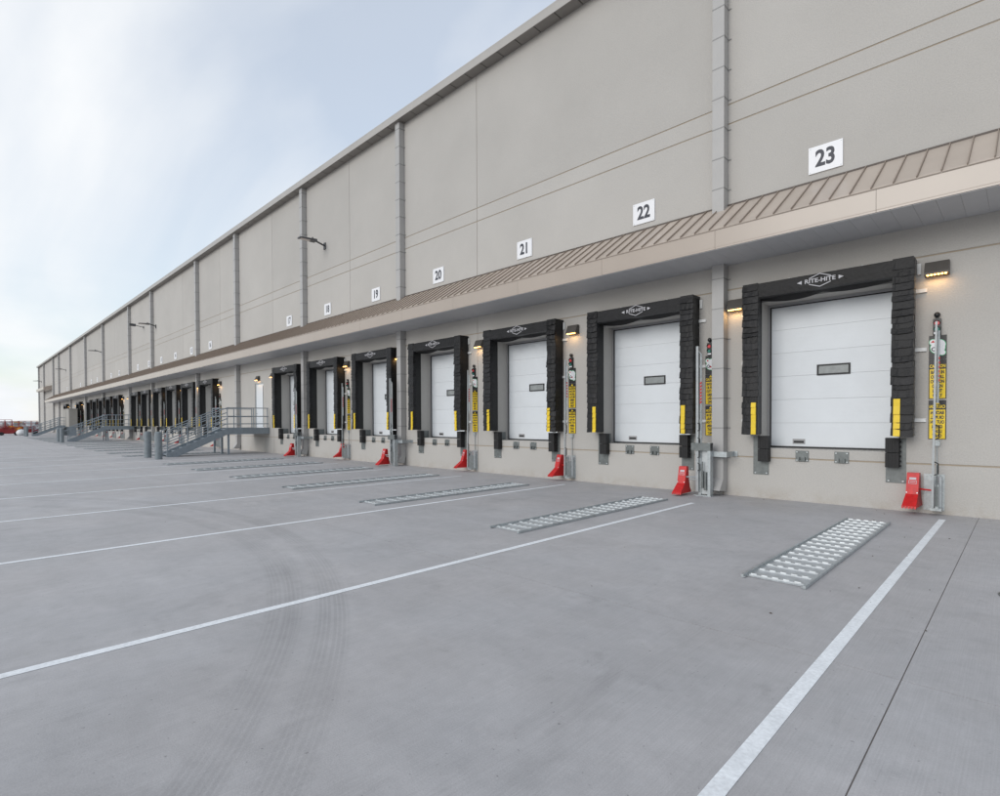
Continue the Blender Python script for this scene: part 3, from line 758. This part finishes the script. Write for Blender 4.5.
def make_station_wall(tilt):
    t = empty('wheel_chock_station', (0, 0, 0))
    wp = build(MB().box(-.165, .165, -.012, -.001, .068, .795), 'wall_plate', 'galvanized', t)
    b = MB()
    for x in (-.13, .13):
        for z in (.10, .43, .76): b.tube((x, -.012, z), (x, -.028, z), .016, 8)
    build(b, 'bolt', 'bright_galvanized', wp)
    y = -.36
    build(MB().hexa([(-.010, y-.025, .16), (.030, y-.025, .16), (.030, y+.025, .16), (-.010, y+.025, .16), (.034, y-.022, 3.78), (.066, y-.022, 3.78), (.066, y+.022, 3.78), (.034, y+.022, 3.78)]), 'post', 'post_zinc', t)
    build(MB().box(.055, .10, y-.02, -.013, .14, .62).box(.09, .13, -.10, -.013, .14, .66), 'mounting_channel', 'galvanized', t)
    build(MB().tube((.075, y-.03, .2), (.075, y-.03, .58), .022, 10).tube((.075, y-.03, .58), (.08, y-.03, 1.0), .010, 8), 'gas_spring', 'plate_steel', t)
    build(MB().tube((.10, -.10, .12), (.10, -.10, .76), .032, 10), 'spring_tube', 'bright_galvanized', t)
    build(MB().tube((.03, -.22, .16), (.03, -.22, .70), .028, 10), 'spring_tube', 'galvanized', t)
    build(MB().box(-.03, .14, y+.03, -.013, .10, .155).box(-.03, .05, y+.03, -.2, .70, .76), 'base_bracket', 'galvanized', t)
    h = MB(); handle(h, .035, y-.02, .80, 1.06, .06); handle(h, .05, y-.02, 1.5, 1.78, .055)
    build(h, 'handle', 'rubber', t)
    build(MB().tube((.075, y+.02, 2.2), (.085, y+.02, 3.6), .02, 8), 'counter_rod', 'galvanized', t)
    s = MB()
    for k in range(6): z = 2.62+k*.085; s.box(.092, .106, y-.012, y+.03, z, z+.045)
    build(s, 'stripe', 'red', t)
    build(MB().tube((-.2, -.22, .50), (.02, y-.0, .50), .016, 8), 'arm', 'red', t)
    build(MB().box(-.02, .09, -.055, -.001, 1.36, 1.47), 'junction_box', 'galvanized', t)
    build(MB().tube((.04, -.016, .80), (.04, -.016, 1.36), .010, 8), 'conduit', 'galvanized', t)
    ch = make_chock(t, (-.30, -.03 if tilt == 0 else -.06, .155))
    return t
def make_station_stand():
    t = empty('wheel_chock_station', (0, 0, 0))     # free-standing frame in front of the downspout
    y = -.62
    build(MB().hexa([(-.045, y-.035, .10), (.025, y-.035, .10), (.025, y+.035, .10), (-.045, y+.035, .10), (-.045, y-.03, 3.74), (.01, y-.03, 3.74), (.01, y+.03, 3.74), (-.045, y+.03, 3.74)]), 'post', 'post_zinc', t)
    fr = MB().box(.26, .33, y-.05, y+.12, .0, 1.33).box(.0, .06, y+.03, y+.12, .0, 1.33).box(-.10, .345, y-.06, y+.13, -.0, .02)
    build(fr, 'stand', 'galvanized', t)
    build(MB().box(.06, .26, y+.06, y+.10, .04, 1.12), 'stand_panel', 'bright_galvanized', t)
    build(MB().box(-.16, .33, y-.055, y+.10, 1.13, 1.32), 'top_bracket', 'plate_steel', t)
    build(MB().box(-.13, .66, y+.125, y+.145, .98, 1.11).box(.645, .66, y+.145, -.02, .98, 1.11).box(-.13, -.115, y+.145, -.02, .98, 1.11).box(.66, .74, -.02, -.006, .98, 1.11), 'cross_strap', 'galvanized', t)
    build(MB().tube((.12, y-.02, .2), (.12, y-.02, .62), .035, 10).tube((.2, y-.02, .15), (.2, y-.02, .60), .04, 10).tube((.12, y-.02, .62), (.12, y-.02, .86), .014, 8), 'gas_spring', 'plate_steel', t)
    h = MB()
    for z in (.62, .95, 1.25, 1.62): handle(h, .0, y-.03, z, z+.2, .05)
    build(h, 'handle', 'rubber', t)
    build(MB().tube((.06, y+.03, 1.3), (.06, y+.03, 3.55), .024, 8).tube((.06, y+.03, 3.55), (.0, y, 3.62), .014, 8), 'counter_rod', 'galvanized', t)
    s = MB()
    for k in range(7): z = 2.30+k*.08; s.hexa([(.04, y-.0, z), (.085, y-.0, z+.03), (.085, y+.008, z+.03), (.04, y+.008, z), (.04, y-.0, z+.045), (.085, y-.0, z+.075), (.085, y+.008, z+.075), (.04, y+.008, z+.045)])
    build(s, 'stripe', 'red', t)
    build(MB().tube((-.26, y-.12, .46), (-.02, y, .46), .018, 8).tube((-.2, y-.09, .40), (-.02, y, .40), .012, 8), 'arm', 'galvanized', t)
    make_chock(t, (-.36, y+.08, .06))
    return t
for i in sorted(DC):
    stand = i in (1, 4, 6)
    o = place('stand' if stand else 'station', make_station_stand if stand else (lambda: make_station_wall(0)), (DC[i]+(1.86 if stand else 1.93), 0, 0))
    for ch in o.children:
        if ch.name.startswith('wheel_chock'): ch.rotation_euler.z = R((-3, 2, -9, -16, 4, -12, 6)[i % 7])
    tag(o, ('red wheel chock on a %s at %s' % ('floor stand' if stand else 'wall post', where(i))), 'wheel chock station', 'wheel chock stations')
# the stand's chock sits on the floor; the wall chocks hang from their posts

# ------------------------------------------------------------------ wall lamps with amber LEDs
def make_lamp(lit=True):
    t = empty('wall_light', (0, 0, 0))
    build(MB().prism_x([(-.002, 0), (-.002, .28), (-.10, .28), (-.20, .06), (-.20, .02)], -.19, .19), 'housing', 'housing', t)
    led = MB()
    for k in range(6): led.box(-.15+k*.055, -.115+k*.055, -.205, -.165, -.004, .018)
    build(led, 'led_row', 'lamp_led', t)
    a = bpy.data.lights.new('lamp_glow', 'AREA'); a.shape = 'RECTANGLE'; a.size = .3; a.size_y = .08; a.energy = 1.3; a.color = (1, .60, .24)
    lo = bpy.data.objects.new('lamp_glow', a); col.objects.link(lo); lo.parent = t; lo.location = (0, -.12, -.012); lo.rotation_euler = (R(-14), 0, 0)
    return t
LX = {0: -1.28, 1: -5.16, 2: -10.16, 3: -14.42, 4: -19.58, 5: -23.95}
for i in sorted(DC):
    x = LX.get(i, DC[i]+2.05)
    if i == 6: x = -32.75
    o = place('lamp', make_lamp, (x, 0, 4.72 if i == 0 else 4.60))
    if i == 4: o.scale = (.72, 1, 1)
    if i == 6: o.scale = (.8, 1, 1)
    tag(o, 'amber wall lamp %s %s' % ('left of' if i == 6 else 'right of', where(i)), 'wall lamp', 'wall lamps under the canopy')
for k, (a, b) in enumerate(MAND):
    o = place('lamp', make_lamp, ((a+b)/2, 0, 4.55)); tag(o, 'dark wall lamp over the entry door of the %s staircase' % ('nearest', 'middle', 'farthest')[k], 'wall lamp', 'wall lamps over entry doors')

# ------------------------------------------------------------------ flood lights on arms, high on the wall
def make_flood():
    t = empty('flood_light', (0, 0, 0))
    build(MB().box(-.09, .09, -.05, -.001, -.17, .17), 'wall_bracket', 'flood_head', t)
    build(MB().tube((0, -.05, .02), (0, -.55, .16), .045, 10), 'arm', 'flood_head', t)
    h = build(MB().hexa([(-.16, -1.42, .085), (.16, -1.42, .085), (.19, -.52, .10), (-.19, -.52, .10), (-.14, -1.42, .15), (.14, -1.42, .15), (.16, -.52, .22), (-.16, -.52, .22)]), 'head', 'flood_head', t)
    build(MB().hexa([(-.13, -1.36, .075), (.13, -1.36, .075), (.15, -.85, .084), (-.15, -.85, .084), (-.13, -1.36, .084), (.13, -1.36, .084), (.15, -.85, .094), (-.15, -.85, .094)]), 'lens', 'flood_lens', h)
    build(MB().tube((.02, -.70, .2), (.02, -.70, .30), .035, 8), 'photocell', 'flood_head', h)
    return t
for k, (x, z) in enumerate(((-26.17, 11.05), (-59.5, 11.1), (-86.2, 11.1), (-118.2, 11.0), (-154.5, 11.0))):
    tag(place('flood', make_flood, (x, 0, z)), '%s black flood light on an arm, high on the wall' % ('nearest', 'second', 'third', 'fourth', 'farthest')[k], 'flood light', 'flood lights high on the wall')
cmr = empty('security_camera', (-64.2, 0, 11.6)); tag(cmr, 'small black camera on the upper wall left of the second flood light', 'camera')
build(MB().box(-.08, .08, -.06, -.001, -.1, .1).tube((0, -.05, 0), (0, -.7, .12), .03, 8), 'bracket', 'flood_head', cmr)
build(MB().box(-.12, .12, -1.25, -.7, .02, .25), 'body', 'flood_head', cmr)

# ------------------------------------------------------------------ wheel guide ladders on the concrete
def make_ladder():
    t = empty('wheel_guide', (0, 0, 0))
    build(MB().box(-.315, .315, -7.04, -1.92, .004, .009), 'base_sheet', 'guide_sheet', t)
    for s in (-1, 1):
        x0, x1 = sorted((s*.35, s*.318)); xi0, xi1 = sorted((s*.318, s*.30))
        build(MB().box(x0, x1, -7.12, -1.88, .004, .040).box(xi0, xi1, -7.12, -1.88, .0095, .018), 'side_rail', 'galvanized', t)
    n = 18
    ru = MB().prism_x([(-.010, .009), (.03, .009), (.026, .012), (.008, .024), (-.010, .024)], -.298, .298)
    for k in range(5):
        x = -.24+k*.12; ru.prism_x([(-.008, .024), (.006, .024), (.005, .036), (-.006, .036)], x-.04, x+.025)
    me = ru.mesh('rung')
    for k in range(n): link('rung', me, 'rung_zinc', t, (0, -6.98+k*(5.0/(n-1)), 0))
    return t
lad = None
for k, x in enumerate(LINES[:22]):
    if 7 <= k <= 7: continue
    loc = (x-.97, 0, 0)
    if lad is None: lad = make_ladder(); o = lad
    else: o = copy_tree(lad)
    o.location = loc
    OR_ = 'nearest second third fourth fifth sixth seventh eighth ninth tenth eleventh twelfth thirteenth fourteenth fifteenth sixteenth seventeenth eighteenth nineteenth twentieth twenty-first'.split()
    nm = OR_[k if k < 7 else k-1]
    tag(o, 'steel ladder-like wheel guide flat on the concrete, %s from the right' % nm if k else 'steel ladder-like wheel guide flat on the concrete, nearest to the right edge', 'wheel guide', 'wheel guides on the concrete')

# ------------------------------------------------------------------ steel stairs with landings, pairs of bollards
def make_stair():
    t = empty('steel_staircase', (0, 0, 0))      # origin: right side at the wall foot
    ZD = 1.50; yk, yb = -2.45, -5.60; wd = 1.15; xl_ = -2.55
    st = 'stair_steel'
    build(MB().box(xl_, 0, yk, -.02, ZD-.05, ZD).box(-.02, .03, yk, -.02, ZD-.32, ZD+.06).box(xl_-.03, xl_+.02, yk, -.02, ZD-.32, ZD+.06).box(xl_, -wd-.03, yk-.04, yk, ZD-.32, ZD+.06), 'landing', st, t)
    for x in (.0, -wd):
        sg = MB().prism_x([(yk, ZD+.06), (yk, ZD-.32), (yb+.55, .0), (yb, .0), (yb, .17)], x-.03, x+.03)
        build(sg, 'stringer', st, t)
    n = 8
    for k in range(n):
        z = ZD*(k+1)/(n+1); y = yb+.12+(yk-yb-.12)*(k+.5)/n
        build(MB().box(-wd+.031, -.031, y-.18, y+.18, z-.04, z).box(-wd+.031, -.031, y-.18, y-.15, z-.09, z-.04), 'tread', st, t)
    slope = (ZD-.17)/(yk-yb)
    def zs(y): return ZD+(y-yk)*slope if y < yk else ZD
    r_ = .026
    for x in (.0, -wd):
        posts = [yb+.05, yb+1.05, yb+2.1, yk]
        if x == 0: posts += [-1.70, -.95, -.12]
        for y in posts: build(MB().tube((x, y, zs(y)-.02), (x, y, zs(y)+1.25), .03, 8), 'post', st, t)
        for h in (.32, .62, .92, 1.25):
            if h == .92:
                off = .07 if x == 0 else -.07
                build(MB().tube((x-off, yb-.28, zs(yb)+h), (x-off, yk, zs(yk)+h+.05), .024, 8), 'handrail', st, t); continue
            build(MB().tube((x, yb+.05, zs(yb+.05)+h), (x, yk, zs(yk)+h), r_, 8), 'rail', st, t)
        for h in (.30, .75, 1.25):
            if x == 0: build(MB().tube((x, yk, ZD+h), (x, -.06, ZD+h), r_, 8), 'rail', st, t)
    for h in (.30, .75, 1.25):
        build(MB().tube((xl_, yk, ZD+h), (-wd, yk, ZD+h), r_, 8).tube((xl_, yk, ZD+h), (xl_, -.06, ZD+h), r_, 8), 'rail', st, t)
    for y in (yk, -1.2, -.1): build(MB().tube((xl_, y, ZD), (xl_, y, ZD+1.25), .03, 8), 'post', st, t)
    for x in (-.06, -wd, xl_+.06):
        build(MB().box(x-.05, x+.05, yk+.02, yk+.12, .0, ZD-.32).box(x-.1, x+.1, yk-.03, yk+.17, .0, .012), 'leg', st, t)
    return t
def make_bollard():
    t = empty('bollard', (0, 0, 0))
    build(MB().tube((0, 0, 0), (0, 0, 1.37), .17, 22), 'pipe', 'bollard', t, smooth=False)
    bm = bmesh.new(); bmesh.ops.create_uvsphere(bm, u_segments=22, v_segments=10, radius=.17)
    for v in bm.verts: v.co.z = max(0, v.co.z)*.35
    me = bpy.data.meshes.new('cap'); bm.to_mesh(me); bm.free()
    link('cap', me, 'bollard', t, (0, 0, 1.37), smooth=True)
    return t
for k, x in enumerate(STAIRX):
    nm = ('nearest', 'middle', 'farthest')[k]
    o = place('stair', make_stair, (x, 0, 0)); tag(o, '%s grey steel staircase with landing and pipe railings' % nm, 'staircase', 'steel staircases to the entry doors')
    for q, (dx, y) in enumerate(((1.55, -6.32), (-.45, -6.36))):
        b = place('bollard', make_bollard, (x+dx, y, 0)); tag(b, '%s grey pipe bollard of the pair at the foot of the %s staircase' % (('right', 'left')[q], nm), 'bollard', 'bollards at the stair feet')
cab = empty('equipment_cabinet', (-103.6, -1.3, 1.35)); tag(cab, 'tall beige steel cabinet beside the landing of the farthest staircase', 'cabinet')
build(MB().box(-3.2, 3.2, -.5, .5, 0, 2.6), 'body', 'cabinet', cab); build(MB().box(-3.3, 3.3, -.55, .55, 2.6, 2.68), 'top', 'cabinet', cab)
build(MB().box(-3.0, -2.9, -.4, .4, -1.35, 0).box(2.9, 3.0, -.4, .4, -1.35, 0), 'leg', 'stair_steel', cab)
build(MB().box(-.02, .02, -.512, -.5, .1, 2.5), 'door_seam', 'seal_black', cab)

# ------------------------------------------------------------------ machines parked past the far end
def wheel(mb, x, y, r_, w_): mb.tube((x, y-w_/2, r_), (x, y+w_/2, r_), r_, 16)
def scissor_lift(loc, rz, sc, label):
    t = empty('scissor_lift', loc); t.rotation_euler.z = rz; t.scale = (sc, sc, sc)
    build(MB().box(-1.5, 1.5, -.6, .6, .35, .95).box(-1.3, 1.3, -.65, .65, .55, .8), 'chassis', 'dark_red', t)
    for x in (-1.05, 1.05):
        for y in (-.68, .68): m_ = MB(); wheel(m_, x, y, .33, .22); build(m_, 'wheel', 'tyre', t)
    ar = MB()
    for y in (-.4, .4):
        for k in range(3):
            z0 = .95+k*.18; ar.bar((-1.2, y, z0), (1.2, y, z0+.18), .07, .09); ar.bar((1.2, y+.08, z0), (-1.2, y+.08, z0+.18), .07, .09)
    build(ar, 'scissor_arms', 'dark_red', t)
    build(MB().box(-1.5, 1.5, -.6, .6, 1.5, 1.62), 'platform', 'dark_red', t)
    gr = MB()
    for x in (-1.48, -.5, .5, 1.48):
        for y in (-.58, .58): gr.tube((x, y, 1.62), (x, y, 2.7), .035, 6)
    for z in (2.15, 2.7):
        for y in (-.58, .58): gr.tube((-1.48, y, z), (1.48, y, z), .035, 6)
        for x in (-1.48, 1.48): gr.tube((x, -.58, z), (x, .58, z), .035, 6)
    build(gr, 'guard_rail', 'dark_red', t)
    tag(t, label, 'scissor lift', 'scissor lifts past the building end')
scissor_lift((-114, -7.6, 0), R(84), .82, 'dark red scissor lift parked at the far left edge')
scissor_lift((-124, -4.6, 0), R(95), .85, 'red scissor lift with railings left of the farthest bollards')
scissor_lift((-133, -7.6, 0), R(80), .95, 'red scissor lift behind the others beyond the far building corner')
ex = empty('loader', (-141, -4.9, 0)); ex.rotation_euler.z = R(75); ex.scale = (.72, .72, .72); tag(ex, 'orange loader parked behind the red scissor lifts', 'loader')
build(MB().box(-1.8, 1.2, -.9, .9, .7, 1.7).box(-1.8, -.6, -.8, .8, 1.7, 2.0), 'body', 'orange', ex)
build(MB().box(-.6, .8, -.75, .75, 1.7, 2.9), 'cab', 'glass', ex); build(MB().box(-.7, .9, -.8, .8, 2.9, 3.05), 'roof', 'orange', ex)
build(MB().bar((.6, .7, 1.5), (2.6, .7, .7), .18, .25).bar((.6, -.7, 1.5), (2.6, -.7, .7), .18, .25), 'boom', 'orange', ex)
build(MB().prism_x([(-1, .2), (1, .2), (1, .9), (-1, .9)], 2.5, 3.1), 'bucket', 'plate_steel', ex)
for x in (-1.2, .9):
    for y in (-.95, .95): m_ = MB(); wheel(m_, x, y, .6, .4); build(m_, 'wheel', 'tyre', ex)
def van(loc, rz, label):
    t = empty('delivery_van', loc); t.rotation_euler.z = rz
    build(MB().prism_y([(-2.8, .45), (2.7, .45), (2.75, 1.15), (1.9, 1.4), (1.35, 2.3), (-2.8, 2.4)], -.95, .95), 'body', 'white_paint', t)
    build(MB().prism_y([(1.85, 1.45), (1.42, 2.15), (.7, 2.15), (.7, 1.45)], -.962, .962), 'window', 'glass', t)
    for x in (-1.8, 1.8):
        for y in (-.85, .85): m_ = MB(); wheel(m_, x, y, .36, .25); build(m_, 'wheel', 'tyre', t)
    tag(t, label, 'van', 'white vans beyond the machines')
van((-168, -3.4, 0), R(80), 'white van in the distance behind the orange loader')
van((-176, -.4, 0), R(100), 'white van in the distance right of the orange loader')
van((-166, -6.4, 0), R(75), 'white van in the distance at the far left edge')
sb = empty('sand_bag', (-112.5, -6.3, 0)); tag(sb, 'pale bulk bag lying left of the farthest bollards', 'bag')
bm = bmesh.new(); bmesh.ops.create_uvsphere(bm, u_segments=16, v_segments=10, radius=1)
for v in bm.verts: v.co = (v.co.x*.9, v.co.y*.6, max(-.42, v.co.z*.5*(1+.15*math.sin(5*v.co.x)))+.42)
me = bpy.data.meshes.new('bag'); bm.to_mesh(me); bm.free(); link('bag', me, 'white_paint', sb, smooth=True)
